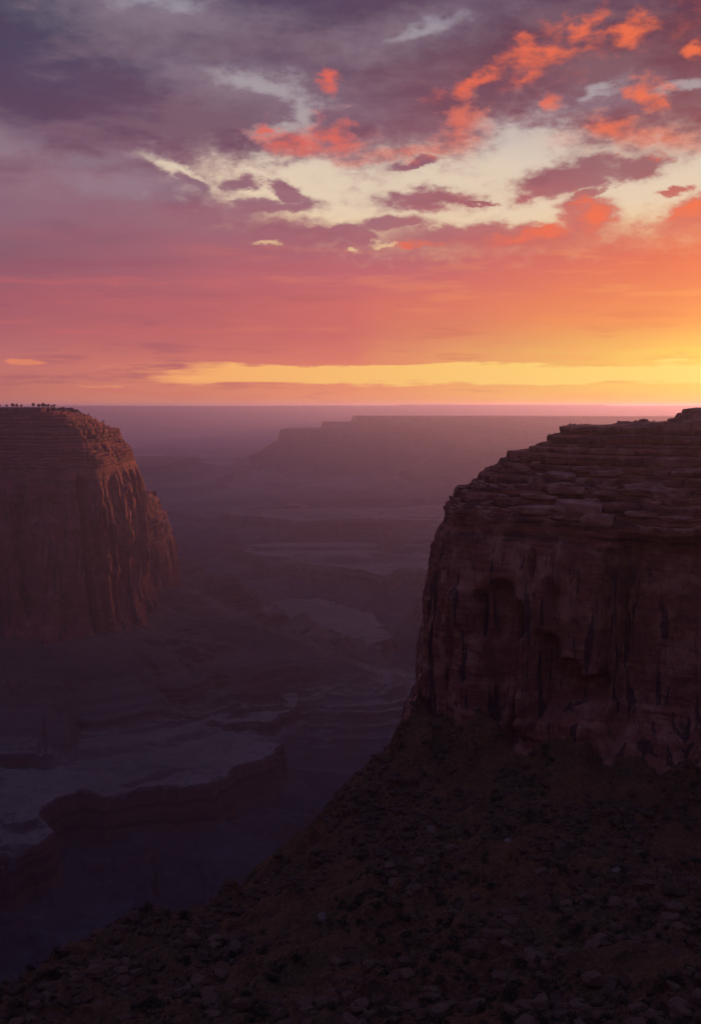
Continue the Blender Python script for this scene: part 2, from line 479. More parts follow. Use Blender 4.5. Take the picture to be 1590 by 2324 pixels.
slopec = t.mix(t.math('MULTIPLY', t.rng(pz, -612, -680), 0.8), slopec, (0.055, 0.040, 0.038, 1))
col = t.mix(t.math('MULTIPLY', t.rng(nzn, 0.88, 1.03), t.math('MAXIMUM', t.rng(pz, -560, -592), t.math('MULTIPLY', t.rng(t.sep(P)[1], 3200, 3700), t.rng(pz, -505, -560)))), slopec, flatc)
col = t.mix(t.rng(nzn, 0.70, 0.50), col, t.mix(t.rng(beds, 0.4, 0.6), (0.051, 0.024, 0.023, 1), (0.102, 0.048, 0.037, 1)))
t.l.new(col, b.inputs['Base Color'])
bump(t, b, t.math('ADD', t.math('MULTIPLY', n2, 8.0), t.math('ADD', t.math('MULTIPLY', n3, 2.0), t.math('MULTIPLY', beds, 1.5))), 0.8, 1.4)
M_canyon = m

m, t, b, g = new_mat('rubble_ground')
P = g.outputs['Position']
n1 = t.noise(P, 0.02, 5, 0.6); n2 = t.noise(P, 0.12, 6, 0.7); n3 = t.noise(P, 0.7, 5, 0.7)
col = t.mix(t.rng(n1, 0.38, 0.62), (0.151, 0.060, 0.022, 1), (0.119, 0.067, 0.024, 1))
col = t.mix(t.math('MULTIPLY', t.rng(n2, 0.5, 0.66), 0.75), col, (0.194, 0.076, 0.028, 1))
col = t.mix(t.math('MULTIPLY', t.rng(n2, 0.48, 0.34), 0.8), col, (0.054, 0.037, 0.013, 1))
col = t.mix(t.math('MULTIPLY', t.rng(n3, 0.52, 0.66), 0.7), col, (0.230, 0.115, 0.050, 1))
col = t.mix(t.math('MULTIPLY', t.rng(n3, 0.46, 0.34), 0.7), col, (0.043, 0.024, 0.010, 1))
vor = t.n.new('ShaderNodeTexVoronoi'); t.l.new(P, vor.inputs['Vector']); vor.inputs['Scale'].default_value = 0.55
t.l.new(col, b.inputs['Base Color'])
bump(t, b, t.math('ADD', t.math('MULTIPLY', n3, 1.6), t.math('SUBTRACT', t.math('MULTIPLY', n2, 2.2), t.math('MULTIPLY', vor.outputs[0], 0.5))), 1.0, 0.8)
M_fg = m

def simple_mat(name, c1, c2, scale, rough=0.95):
    m, t, b, g = new_mat(name)
    oi = t.n.new('ShaderNodeObjectInfo')
    n = t.noise(g.outputs['Position'], scale, 4, 0.65)
    f = t.math('ADD', t.math('MULTIPLY', n, 0.7), t.math('MULTIPLY', oi.outputs['Random'], 0.35))
    t.l.new(t.mix(t.rng(f, 0.3, 0.75), c1, c2), b.inputs['Base Color'])
    b.inputs['Roughness'].default_value = rough
    return m
M_boulder = simple_mat('boulder_stone', (0.07, 0.034, 0.017, 1), (0.145, 0.078, 0.042, 1), 0.8)
M_pale = simple_mat('pale_boulder_stone', (0.11, 0.066, 0.046, 1), (0.19, 0.125, 0.09, 1), 0.8)
M_leaf = simple_mat('dusty_leaves', (0.035, 0.032, 0.014, 1), (0.085, 0.070, 0.032, 1), 1.2)
M_juniper = simple_mat('juniper_needles', (0.016, 0.022, 0.014, 1), (0.040, 0.050, 0.030, 1), 0.8)
M_wood = simple_mat('weathered_wood', (0.06, 0.045, 0.035, 1), (0.12, 0.095, 0.08, 1), 3.0)

# ------------------------------------------------------------------ terrain: plans
def az_pts(lst, z):
    return np.array([atz(px, py, z)[:2] for px, py in lst])

TZ = -600.0
plat1 = np.vstack([az_pts([(-40, 1930), (70, 1926), (98, 1906), (106, 1872), (92, 1852), (130, 1815), (200, 1790), (250, 1800), (350, 1790), (480, 1782),
                           (500, 1765), (560, 1740), (610, 1712), (636, 1694), (600, 1680), (560, 1665), (500, 1652), (440, 1640)], TZ),
                   [(-500, 2300), (-1900, 2300), (-1900, 1150)]])
plat2 = az_pts([(440, 1640), (520, 1640), (600, 1641), (650, 1618), (668, 1592), (655, 1572), (700, 1540), (770, 1515), (806, 1503), (770, 1480),
                (640, 1440), (500, 1400), (300, 1450), (300, 1640)], TZ)
plat3 = az_pts([(470, 1395), (580, 1366), (680, 1358), (750, 1363), (840, 1386), (846, 1402), (872, 1424), (882, 1446), (840, 1458), (800, 1482), (770, 1476),
                (640, 1440), (500, 1410)], TZ)
plat4 = np.vstack([az_pts([(1240, 1300), (985, 1302), (950, 1290), (905, 1288), (870, 1308), (850, 1306), (800, 1292), (740, 1284), (650, 1276), (600, 1262), (560, 1252), (528, 1238),
                           (600, 1221), (690, 1205), (640, 1180), (420, 1150), (330, 1120), (100, 1100)], TZ),
                   [(-7000, 9000), (-4000, 16000), (9000, 16000), (9000, 3600)]])
plat5 = np.vstack([az_pts([(700, 1790), (760, 1765), (790, 1745), (800, 1710), (830, 1682), (880, 1664), (930, 1645), (1000, 1625), (1200, 1600), (1500, 1700), (1300, 1900), (800, 1900)], -700)])
plat6 = np.vstack([az_pts([(944, 1352), (965, 1348), (1100, 1340), (1400, 1400), (1300, 1430), (960, 1372)], -560)])
UL = 2.13
LB = [(UL * a, UL * b_) for a, b_ in [(-1500, 700), (-1000, 780), (-700, 860), (-480, 905), (-390, 925), (-335, 938), (-285, 936), (-252, 943), (-234, 965), (-225, 1010), (-221, 1060), (-224, 1110), (-240, 1160),
      (-250, 1290), (-300, 1400), (-500, 1520), (-900, 1500), (-1500, 1300)]]
mesaA = [(60, 9300), (1200, 9000), (2600, 8600), (6000, 9000), (6500, 10400), (2600, 9600), (1200, 9900), (80, 10000)]
mesaB = [(-245, 9500), (200, 9250), (1500, 9500), (1500, 10000), (-250, 10100)]
mesaC = [(-650, 9300), (-200, 9050), (1000, 9200), (1200, 9900), (-500, 10200), (-680, 10000)]
farrim = [(-30000, 19500), (-9000, 20500), (-3600, 22500), (0, 24000), (4000, 23000), (9000, 25500), (14000, 21000), (34000, 19000), (40000, 60000), (-40000, 60000)]
farrim2 = [(1300, 24500), (4200, 23500), (5900, 24000), (7200, 30000), (1500, 30000)]

def drop(d, c1, slope, extra=0.0):
    """height lost outside a rim: a cliff of height c1, then a slope"""
    return np.where(d > 0, c1 * sst(0, 14, d) + slope * np.maximum(d - 10, 0), 0.0)

def canyon_h(x, y):
    r = np.hypot(x, y)
    k = np.clip(r / 2500.0, 0.7, 3.5)          # rims are drawn larger with distance, as the real ones are coarser there
    wx = 26 * k * fbm(x / 190 / k, y / 190 / k, 0.0, 5, 11, 0.55)
    wy = 40 * k * fbm(x / 190 / k, y / 190 / k, 3.3, 5, 23, 0.55)
    wx = wx + 20 * fbm(x / 60, y / 60, 1.0, 4, 15, 0.62); wy = wy + 34 * fbm(x / 60, y / 60, 6.0, 4, 16, 0.62)
    X, Y = x + wx, y + wy
    floor = -985 + 30 * fbm(x / 300, y / 300, 0, 4, 5)
    h = floor
    for pl, z0, c1, sl in ((plat1, TZ, 62, .60), (plat2, TZ + 4, 58, .66), (plat3, TZ, 46, .62), (plat4, TZ, 56, .40), (plat5, -705, 30, .5), (plat6, -560, 40, .8)):
        d, arc = sdf(X, Y, pl)
        rib = ridged(arc / 90.0, d / 900.0, 0, 3, 31) * np.clip(d, 0, 260) * 0.26
        top = z0 + 7 * fbm(x / 260, y / 260, 0, 5, 41) + 4 * fbm(x / 40, y / 40, 0, 3, 45) - 0.0
        top = top + 5 * ridged(x / 75, y / 75, 0, 3, 46) - 9 * sst(0.45, 0.85, ridged(X / 230, Y / 150, 0, 4, 47))
        hh = top - drop(d, c1 + 10 * fbm(x / 120, y / 120, 1.0, 3, 9), sl) + np.where(d > 15, rib, 0)
        step = 14 * sst(0, 1, np.mod(np.maximum(d, 0) / 70.0, 1.0) * 3 - 1)
        h = np.maximum(h, hh)
    # aprons of talus under the left butte, with radiating spurs
    d, arc = sdf(x, y, LB)
    dd = np.maximum(d, 0)
    rg = ridged((arc - 0.75 * dd) / 135.0, dd / 700.0, 0.0, 3, 77, 0.45)
    rg2 = ridged((arc - 0.1 * dd) / 48.0, dd / 260.0, 0.0, 3, 78, 0.5)
    tal = -470 - 0.40 * dd + np.clip(dd, 0, 210) * sst(560, 240, dd) * (0.36 * rg + 0.13 * rg2) + 4 * fbm(x / 30, y / 30, 0, 4, 3)
    lw = 12 * fbm(x / 160, y / 160, 0, 3, 91)
    for zc in ():               # ledges in the apron
        tal = tal - 9 * sst(zc + 7 + lw, zc - 3 + lw, tal) + 4
    h = np.maximum(h, np.where(dd < 620, tal, -2000))
    # spur running out to the right from the foot of the left butte
    spp = [(392, 1332, 2500), (440, 1344, 2440), (490, 1378, 2360), (545, 1410, 2290), (600, 1422, 2240), (650, 1440, 2200), (740, 1476, 2150), (800, 1501, 2120)]
    sp = [atd(*q)[:2] for q in spp]
    sz = [atd(*q)[2] for q in spp]
    ds, arcs, _ = seg_dist(x, y, sp, closed=False)
    L = np.concatenate([[0], np.cumsum(np.hypot(*np.diff(np.array(sp), axis=0).T))])
    spur = np.interp(arcs, L, sz) - ds * 0.40 + 0.0001 * ds * ds + np.clip(ds, 0, 200) * sst(500, 240, ds) * 0.36 * ridged((arcs + 0.5 * ds) / 105.0, ds / 500, 0, 3, 66) + 8 * fbm(x / 45, y / 45, 0, 4, 67) - 5
    h = np.maximum(h, np.where(ds < 520, spur, -2000))
    # rolling benches and side canyons in the far basin
    far = sst(3600, 5200, y)
    ben = ridged(x / 2600, y / 1500, 0, 5, 51, 0.55)
    ben2 = fbm(X / 1500, Y / 800, 0, 5, 52)
    basin = TZ - 40 + 120 * sst(-0.2, 0.5, ben2) + 60 * sst(0.15, 0.35, ben2 + 0.1 * ben) - 260 * sst(0.30, 0.62, ben)
    h = np.where(far > 0, np.maximum(np.minimum(h, h * (1 - far) + basin * far), -950), h)
    # buttes and rims
    def mesa(poly, ztop, base, wob, seed, c=0.9):
        kx = wob * fbm(x / (wob * 5), y / (wob * 5), 0, 5, seed, 0.55)
        ky = wob * fbm(x / (wob * 5), y / (wob * 5), 4.4, 5, seed + 5, 0.55)
        d, arc = sdf(x + kx, y + ky, poly)
        H = ztop - base
        u = np.maximum(d, 0)
        rb = ridged(arc / (wob * 3.0), u / (wob * 9), 0, 3, seed + 8) * np.clip(u, 0, 3 * wob) * 0.25
        u = np.maximum(u - rb, 0)
        pr = 0.26 * H * sst(0, 0.25 * wob, u) + 0.30 * H * sst(0.1 * wob, 2.0 * wob, u) + 0.18 * H * sst(2.0 * wob, 2.3 * wob, u) + 0.36 * H * sst(2.2 * wob, 6.0 * wob, u)
        return np.where(u > 5.9 * wob, -3000.0, ztop - pr + 3 * fbm(x / 700, y / 700, 0, 3, seed))
    # heights taken from where their rims stand against the sky
    h = np.maximum(h, mesa(mesaC, -222, -640, 110, 101))
    h = np.maximum(h, mesa(mesaB, -160, -640, 90, 121))
    h = np.maximum(h, mesa(mesaA, -100, -640, 120, 141))
    h = np.maximum(h, mesa(farrim, -14, -700, 900, 161) + np.where(y > 15000, 20 * fbm(x / 4200, y / 9000, 0, 3, 163), 0))
    h = np.maximum(h, mesa(farrim2, 20, -600, 500, 181))
    h = np.maximum(h, mesa([(650, 7700), (1000, 7300), (1300, 7700), (1900, 8800), (900, 9000)], -330, -640, 120, 191))
    h = np.maximum(h, mesa([(-2500, 7600), (-1400, 7200), (-1300, 8600), (-2600, 9000)], -440, -640, 160, 195))
    # the plateau behind and beside the viewpoint
    behind = sst(-150, -700, y) * 1.0
    side = sst(900, 2600, np.abs(x) - 0.45 * np.maximum(y, 0))
    up = np.maximum(behind, side * sst(30000, 9000, y))
    h = h * (1 - up) + (-14 + 8 * fbm(x / 500, y / 500, 0, 3, 201)) * up
    return h

RC = [(330, 300), (240, 345), (185, 375), (150, 394), (120, 408), (92, 424), (66, 440), (48, 456), (38, 476), (39, 502), (46, 545), (56, 610), (64, 680), (72, 770), (110, 830), (240, 800), (390, 640), (430, 450)]  # unseen rear spur added to keep the low sun off the slope crest

# foreground slope: control points read off the slope and placed at plausible ranges
cp = []
def add_cp(px, py, d):
    cp.append(atd(px, py, d))
crest_px = [(-300, 2420, 262), (-120, 2310, 276), (0, 2240, 290), (130, 2172, 306), (200, 2132, 316), (280, 2090, 328), (335, 2062, 334), (430, 2068, 342), (500, 2034, 352), (600, 1984, 366),
            (660, 1948, 376), (715, 1922, 384), (735, 1872, 396), (765, 1832, 408), (800, 1792, 420), (830, 1762, 430), (870, 1722, 444), (900, 1690, 456), (935, 1664, 468), (968, 1640, 482)]
for a in crest_px: add_cp(*a)
for a in [(400, 2324, 262), (800, 2324, 240), (1200, 2324, 222), (1600, 2324, 205), (2000, 2324, 200), (900, 2050, 322), (1250, 2050, 300), (1600, 2050, 285), (1000, 1850, 392), (1300, 1800, 385),
          (1600, 1900, 350), (1100, 1720, 448), (1300, 1750, 425), (1590, 1835, 388), (600, 2170, 308), (1900, 1980, 330)]:
    add_cp(*a)
cp = np.array(cp)
cp = np.vstack([cp, [(0, 60, -86), (-120, 80, -98), (150, 60, -80), (-250, 120, -160), (300, 150, -100), (330, 350, -110), (120, 600, -170), (300, 560, -140)]])
def tps(r2):
    return np.where(r2 > 0, 0.5 * r2 * np.log(np.maximum(r2, 1e-9)), 0)
def tps_fit(p, v, lam=40.0):
    n = len(p)
    K = tps(((p[:, None] - p[None]) ** 2).sum(-1)) + lam * np.eye(n)
    Q = np.hstack([np.ones((n, 1)), p])
    A = np.block([[K, Q], [Q.T, np.zeros((3, 3))]])
    return np.linalg.solve(A, np.concatenate([v, np.zeros(3)]))
cps = cp[:, :2] / 100.0
cw = tps_fit(cps, cp[:, 2], 0.02)
def rbf(x, y):
    sh = x.shape
    X = np.stack([x.ravel() / 100.0, y.ravel() / 100.0], -1)
    out = np.full(len(X), cw[-3]) + X @ cw[-2:]
    for i, c in enumerate(cps):
        out += cw[i] * tps(((X - c) ** 2).sum(-1))
    return out.reshape(sh)
crest = np.array([atd(*a)[:2] for a in crest_px])
front_poly = np.vstack([crest, [(60, 520), (120, 640), (420, 640), (520, 300), (520, -60), (-520, -60), (-420, 120)]])

def fg_h(x, y):
    x = np.asarray(x, float); y = np.asarray(y, float)
    base = np.clip(rbf(x, y), -420, -70)
    d, arc, ins = seg_dist(x, y, front_poly)
    out = np.where(ins, 0, d)
    edge = np.where(ins, d, 0)
    rough = 2.6 * fbm(x / 26, y / 26, 0, 5, 301, 0.55) + 0.9 * fbm(x / 5.0, y / 5.0, 0, 4, 302, 0.6) + 1.6 * ridged(x / 13, y / 13, 0, 3, 303) \
        + 0.35 * fbm(x / 1.6, y / 1.6, 0, 2, 304)
    q = (x * 0.83 + y * 0.56); w = (-x * 0.56 + y * 0.83)      # gullies running down to the left
    rough = rough + 4.6 * ridged(w / 38, q / 160, 0, 3, 331) + 1.6 * ridged(w / 9, q / 45, 0, 2, 332)
    for sd in (351, 352, 353, 354):            # low broken ledges of bedrock
        rough = rough + 1.5 * sst(-0.04, 0.04, fbm(x / 30, y / 20, 0, 4, sd, 0.6) - 0.12)
    # outcrops of bedrock along the crest
    oc = np.clip(1 - edge / 14.0, 0, 1) * np.clip(1 - out / 6.0, 0, 1) * np.maximum(fbm(x / 11, y / 11, 0, 3, 311), 0) * 11.0
    db, ab, ib_ = seg_dist(x, y, RC)
    cone = np.clip(20 - 0.72 * db, 0, 20) * (0.55 + 0.9 * fbm(ab / 22, db / 30, 0, 3, 341)) * np.where(y < 560, 1, 0)
    h = base + rough * 0.8 + oc - 1.0 + np.maximum(cone, 0)
    h = h - out * (0.95 + 0.3 * fbm(x / 40, y / 40, 0, 3, 305)) - 5 * sst(0, 10, out) + np.clip(out, 0, 40) * 0.10 * ridged(arc / 16, out / 60, 0, 3, 306)
    # the cliff below the viewpoint
    rim = 4 + 5 * fbm(x / 14, 7.7, 0, 4, 321)
    top = -1.75 + 0.12 * fbm(x / 6, y / 6, 0, 3, 322) - 0.004 * np.abs(x)
    k = sst(rim, rim + 9, y)
    return top * (1 - k) + h * k

def graded(*segs):
    """concatenate linspaces: (start, stop, n)"""
    out = [np.linspace(a, b_, n, endpoint=False) for a, b_, n in segs]
    return np.concatenate(out + [[segs[-1][1]]])

azg = np.radians(graded((-180, -60, 30), (-60, -25, 24), (-25, 25, 470), (25, 60, 24), (60, 180, 30)))
rg_ = graded((1.5, 30, 16), (30, 190, 24), (190, 520, 330), (520, 900, 50))
AA, RR = np.meshgrid(azg, rg_)
X, Y = RR * np.sin(AA), RR * np.cos(AA)
Z = fg_h(X, Y)
fg_me = grid_mesh('rubble_slope', np.stack([X, Y, Z], -1))
fg = structure(link('ground', fg_me, M_fg))

azc = np.radians(graded((-180, -50, 40), (-50, -26, 30), (-26, 26, 490), (26, 50, 30), (50, 180, 40)))
rc = np.concatenate([graded((890, 1250, 60), (1250, 2700, 380), (2700, 6200, 240)), np.geomspace(6230, 36000, 170)])
AA, RR = np.meshgrid(azc, rc)
X, Y = RR * np.sin(AA), RR * np.cos(AA)
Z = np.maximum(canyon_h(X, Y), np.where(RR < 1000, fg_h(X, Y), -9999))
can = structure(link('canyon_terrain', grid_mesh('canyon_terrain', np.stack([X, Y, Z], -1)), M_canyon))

# ------------------------------------------------------------------ cliffs with real vertical faces
class Cliff:
    def __init__(self, contour, spine, prof, zsplit, layers, S, Rw, seed, wall, lay_amp, bulge, topfn=None, view=(-26, 26), fine=0.35, zbase=-170, coarse=0.06, backdrop=0.0):
        P = catmull(contour, 60)
        seg = np.hypot(*(np.roll(P, -1, 0) - P).T)
        nrm = np.roll(P, -1, 0) - np.roll(P, 1, 0)
        nx, ny = nrm[:, 1], -nrm[:, 0]
        area = np.sum(P[:, 0] * np.roll(P[:, 1], -1) - np.roll(P[:, 0], -1) * P[:, 1])
        if area < 0: nx, ny = -nx, -ny
        facing = (nx * P[:, 0] + ny * P[:, 1]) < 0.25 * np.hypot(nx, ny) * np.hypot(P[:, 0], P[:, 1])
        a = np.degrees(np.arctan2(P[:, 0], P[:, 1]))
        w = np.where(facing & (a > view[0]) & (a < view[1]), 1.0, coarse) * seg
        cum = np.concatenate([[0], np.cumsum(w)]); L = np.concatenate([[0], np.cumsum(seg)])
        u = np.linspace(0, cum[-1], S, endpoint=False)
        s = np.interp(u, cum, L)
        Pc = np.vstack([P, P[:1]])
        px = np.interp(s, L, Pc[:, 0]); py = np.interp(s, L, Pc[:, 1])
        sp = catmull(spine, 30, closed=False)
        d2 = (px[:, None] - sp[None, :, 0]) ** 2 + (py[:, None] - sp[None, :, 1]) ** 2
        j = d2.argmin(1)
        tx, ty = sp[j, 0] - px, sp[j, 1] - py
        for _ in range(6):
            tx = (np.roll(tx, 1) + tx + np.roll(tx, -1)) / 3; ty = (np.roll(ty, 1) + ty + np.roll(ty, -1)) / 3
        D_ = np.hypot(tx, ty)
        self.s, self.px, self.py, self.dx, self.dy, self.D = s, px, py, tx / D_, ty / D_, D_
        self.per = L[-1]
        pz = np.array([p[1] for p in prof]); pin = np.array([p[0] for p in prof])
        o = np.argsort(pz); pz, pin = pz[o], pin[o]
        ins = lambda z: np.interp(z, pz, pin)
        self.ins = ins
        rows = []
        rs = np.random.RandomState(seed)
        zz = np.concatenate([[zbase - 60, zbase - 25], np.linspace(zbase - 12, zsplit, Rw)])
        for z in zz:
            zr = np.full(S, z)
            o_ = wall(self, s, zr)
            rows.append((np.full(S, ins(z)) - o_, zr, 1.0))
        cs = np.cos(2 * np.pi * s / self.per) * self.per / (2 * np.pi); sn = np.sin(2 * np.pi * s / self.per) * self.per / (2 * np.pi)
        zedges = layers
        K = len(zedges) - 1
        lastw = rows[-1][0] - ins(zsplit)
        for k in range(K):
            z0, z1 = zedges[k], zedges[k + 1]
            th = z1 - z0
            # blocks along this bed
            bl = []
            p_ = rs.uniform(0, 10)
            while p_ < self.per:
                bl.append(p_); p_ += rs.uniform(1.6, 6.5) * th
            bl = np.array(bl)
            ci = np.searchsorted(bl, s)
            off = rs.uniform(-1, 1, len(bl) + 2)[ci]
            dl = np.abs(s - bl[np.clip(ci - 1, 0, len(bl) - 1)]); dr = np.abs(bl[np.clip(ci, 0, len(bl) - 1)] - s)
            gap = np.minimum(dl, dr) / th
            groove = np.exp(-(gap / 0.13) ** 2) * rs.uniform(0.3, 1, len(bl) + 2)[ci] + 0.35 * np.exp(-(gap / 0.5) ** 2)
            amp = lay_amp * th
            o_ = amp * (0.9 * fbm(cs / (7 * th), sn / (7 * th), k * 3.7, 4, seed + 7) + 0.35 * off) - groove * th * 0.55 + amp * 0.4 * fbm(cs / (24 * th), sn / (24 * th), 0, 2, seed + 9)
            zo0 = 0.35 * th * fbm(cs / (12 * th), sn / (12 * th), k * 1.0, 3, seed + 20) if k > 0 else 0
            zo1 = 0.35 * th * fbm(cs / (12 * th), sn / (12 * th), k + 1.0, 3, seed + 20) if k < K - 1 else 0
            ib = ins(z0 + 0.3 * th)
            bf = min(1.0, 0.3 + k * 0.35)
            for uu in (0.0, 0.06, 0.2, 0.4, 0.6, 0.78, 0.9, 0.98):
                zr = (z0 + zo0) * (1 - uu) + (z1 + zo1) * uu
                bu = bulge * th * (1 - abs(2 * uu - 0.9) ** 3.0) - (0.5 * th if uu == 0 else 0)
                rows.append((ib - o_ * bf - bu, np.asarray(zr) * np.ones(S), 1.0))
            self.last = o_
        zt = zedges[-1]
        i0 = rows[-1][0]
        for q in (0.02, 0.05, 0.1, 0.17, 0.27, 0.4, 0.55, 0.7, 0.85, 0.99):
            inn = i0 * (1 - q) + (D_ - 0.5) * q
            x_ = px + self.dx * inn; y_ = py + self.dy * inn
            zz_ = zt + 0.6 * fbm(x_ / 9, y_ / 9, 0, 3, seed + 40) + (topfn(x_, y_) if topfn else 0)
            rows.append((inn, zz_, 1.0))
        V_ = np.zeros((len(rows), S, 3))
        for i, (inn, zr, f) in enumerate(rows):
            inn = np.minimum(inn, D_ - 0.5)
            V_[i, :, 0] = px + self.dx * inn; V_[i, :, 1] = py + self.dy * inn; V_[i, :, 2] = zr
        if backdrop: V_[..., 2] -= np.maximum(0, V_[..., 1] - 545) * backdrop * sst(zsplit - 45, zsplit + 4, V_[..., 2])
        V_[0, :, 2] -= 260
        # beds and their foot wander up and down along the face
        am = 0.065 * abs(zedges[-1] - zsplit)
        V_[..., 2] += (am * fbm(cs / (am * 6), sn / (am * 6), 0, 3, seed + 70))[None] * np.exp(-((V_[..., 2] - zsplit) / (am * 4.5)) ** 2)
        hb = 0.06 * abs(zedges[-1] - zsplit) * fbm(cs[None] / (am * 5), sn[None] / (am * 5), V_[..., 2] / (am * 3), 3, seed + 71) * sst(zsplit - am, zsplit + am, V_[..., 2])
        V_[..., 0] -= self.dx[None] * hb; V_[..., 1] -= self.dy[None] * hb
        n3 = fine * fbm(V_[..., 0] / 2.2 * 0.35 / fine, V_[..., 1] / 2.2 * 0.35 / fine, V_[..., 2] / 1.3 * 0.35 / fine, 4, seed + 60, 0.6)
        V_[..., 0] -= self.dx[None] * n3; V_[..., 1] -= self.dy[None] * n3
        V_[..., 2] += 0.5 * fine * fbm(V_[..., 0] / 3, V_[..., 1] / 3, V_[..., 2] / 2, 3, seed + 61)
        self.V = V_
        self.nwall = len(zz)
    def s_of_px(self, zref):
        """arc position on the near side for a photograph column"""
        r = np.stack([self.px, self.py], -1)
        col = 795 + FPX * self.px / (self.py * math.cos(PITCH) - zref * math.sin(PITCH))
        return col

def make_cracks(n, seed, dmin, dmax, wid, zlo, zhi):
    r = np.random.RandomState(seed)
    return [(r.uniform(0, 1), r.uniform(dmin, dmax), wid * r.uniform(.6, 1.7), r.uniform(zlo, zhi), r.uniform(zlo, zhi), i) for i in range(n)]
def crack_field(lst, s, z, per, wob):
    o = 0
    z = float(np.ravel(z)[0])
    for f, dep, w, za, zb, i in lst:
        z0, z1 = min(za, zb) - 8, max(za, zb) + 8
        if z < z0 - 1 or z > z1 + 1: continue
        sc_ = f * per + wob * vn(z / (wob * 9), i * 7.3, 0, 991) + wob * .3 * vn(z / (wob * 2), i * 3.3, 0, 992)
        d = (s - sc_) / w
        side = 0.5 * (1 + np.tanh(d * 1.2)) * np.exp(-np.abs(d) / 9)      # one side stands proud of the other
        o = o + (-dep * np.exp(-d * d) + 0.55 * dep * side) * sst(z0, z0 + 6, z) * sst(z1, z1 - 6, z)
    return o
CK_R = make_cracks(170, 51, 0.8, 3.0, 0.62, -160, -58)
CK_L = make_cracks(420, 52, 1.2, 5.0, 1.1, -235, -60)
CK_B = make_cracks(70, 53, 1.2, 4.5, 1.1, -235, -110)
def rows_of(c, z):
    v = (z * math.cos(PITCH) + c.py * math.sin(PITCH)) / (c.py * math.cos(PITCH) - z * math.sin(PITCH))
    return 1162 - FPX * v

# ---- right butte
RSP = [(170, 730), (158, 640), (150, 560), (158, 515), (220, 500), (330, 460)]
prof_r = []
x0 = atd(966, 1640, 476)[0]
for px_, py_, e in [(950, 1700, 0), (966, 1640, 0), (971, 1540, 0), (976, 1450, 0), (981, 1340, 0), (990, 1270, 0), (1003, 1222, 0), (1017, 1196, 0), (1014, 1168, 0), (1030, 1130, 1), (1050, 1108, 3),
                    (1085, 1075, 5), (1112, 1050, 8), (1150, 1035, 12), (1250, 1000, 18), (1300, 968, 22)]:
    p = atd(px_, py_, 478 + e)
    prof_r.append((p[0] - x0 + {1: 4, 3: 7, 5: 9, 8: 10, 12: 9, 18: 6, 22: 3}.get(e, 0), p[2]))
ztop_r = prof_r[-1][1]
zsp_r = prof_r[8][1]
feat_r = [  # photograph column, top and bottom rows, half width, depth of recess: slots and alcoves in the wall
    (1066, 1345, 1450, 13, 3.6), (1115, 1320, 1640, 30, 4.2), (1160, 1360, 1680, 18, 7.5), (1010, 1400, 1560, 8, 2.2), (1280, 1500, 1600, 30, 5.0),
    (1235, 1440, 1600, 22, 4.0), (1360, 1250, 1560, 12, 2.5), (1340, 1540, 1600, 40, 3.6), (1185, 1250, 1330, 8, 1.8), (1255, 1230, 1330, 9, -2.2), (1225, 1300, 1420, 14, -1.6), (1025, 1330, 1410, 22, -1.5),
    (1195, 1440, 1640, 11, -2.6)]
def wall_r(c, s, z):
    if not hasattr(c, 'col'):
        c.col = c.s_of_px(-110.0)
        c.front = (c.py < 500)
    per = c.per
    cs = np.cos(2 * np.pi * s / per) * per / (2 * np.pi); sn = np.sin(2 * np.pi * s / per) * per / (2 * np.pi)
    wob = 1.6 * fbm(cs / 30, sn / 30, z / 26, 2, 400)
    o = 3.5 * fbm((cs + wob) / 26, (sn + wob) / 26, z / 90, 2, 407) + 2.0 * ridged((cs + wob) / 15, (sn + wob) / 15, z / 150, 3, 401, 0.55) + 1.1 * fbm((cs + wob) / 4.2, sn / 4.2, z / 40, 3, 402)
    o = o + 0.28 * fbm(cs / 40, sn / 40, z / 1.1, 3, 403) + 0.5 * fbm(cs / 3, sn / 3, z / 7, 3, 404)
    o = o + 0.9 * sst(-0.1, 0.1, fbm(cs / 12, sn / 12, z / 22, 2, 405)) + 0.9 * sst(-0.06, 0.06, fbm(cs / 7, sn / 7, z / 14, 2, 406))
    row = rows_of(c, z)
    for fc, r0, r1, hw, dep in feat_r:
        dep = dep * 2.3
        side = np.exp(-np.abs((c.col - fc) / hw) ** 3)
        ver = sst(r0 - 8 + 10 * np.abs((c.col - fc) / hw) ** 2, r0 + 14 + 10 * np.abs((c.col - fc) / hw) ** 2, row) * sst(r1 + 30, r1 - 10, row)
        o = o - dep * side * ver * c.front
    # the great recess under the cornice on the right
    rec = sst(1372, 1392, c.col) * sst(1150, 1168, row) * sst(1800, 1600, row)
    o = o - 10.5 * rec * c.front
    # ledges towards the foot
    for zb, dz_, am in ((-128, 4, 1.8), (-139, 3, 2.6), (-150, 3, 3.6), (-160, 3, 4.0)):
        zl = zb + 3.0 * fbm(cs / 35, sn / 35, zb, 2, 420)
        o = o + am * sst(zl + dz_ * 0.5, zl - dz_ * 0.5, z) * (0.2 + 0.8 * sst(985, 1090, c.col) * c.front + 0.8 * (1 - c.front))
    o = o + crack_field(CK_R, s, z, per, 1.8)
    k = sst(zsp_r + 0.5, zsp_r - 10, z)
    return (o - 1.8) * k * 1.0

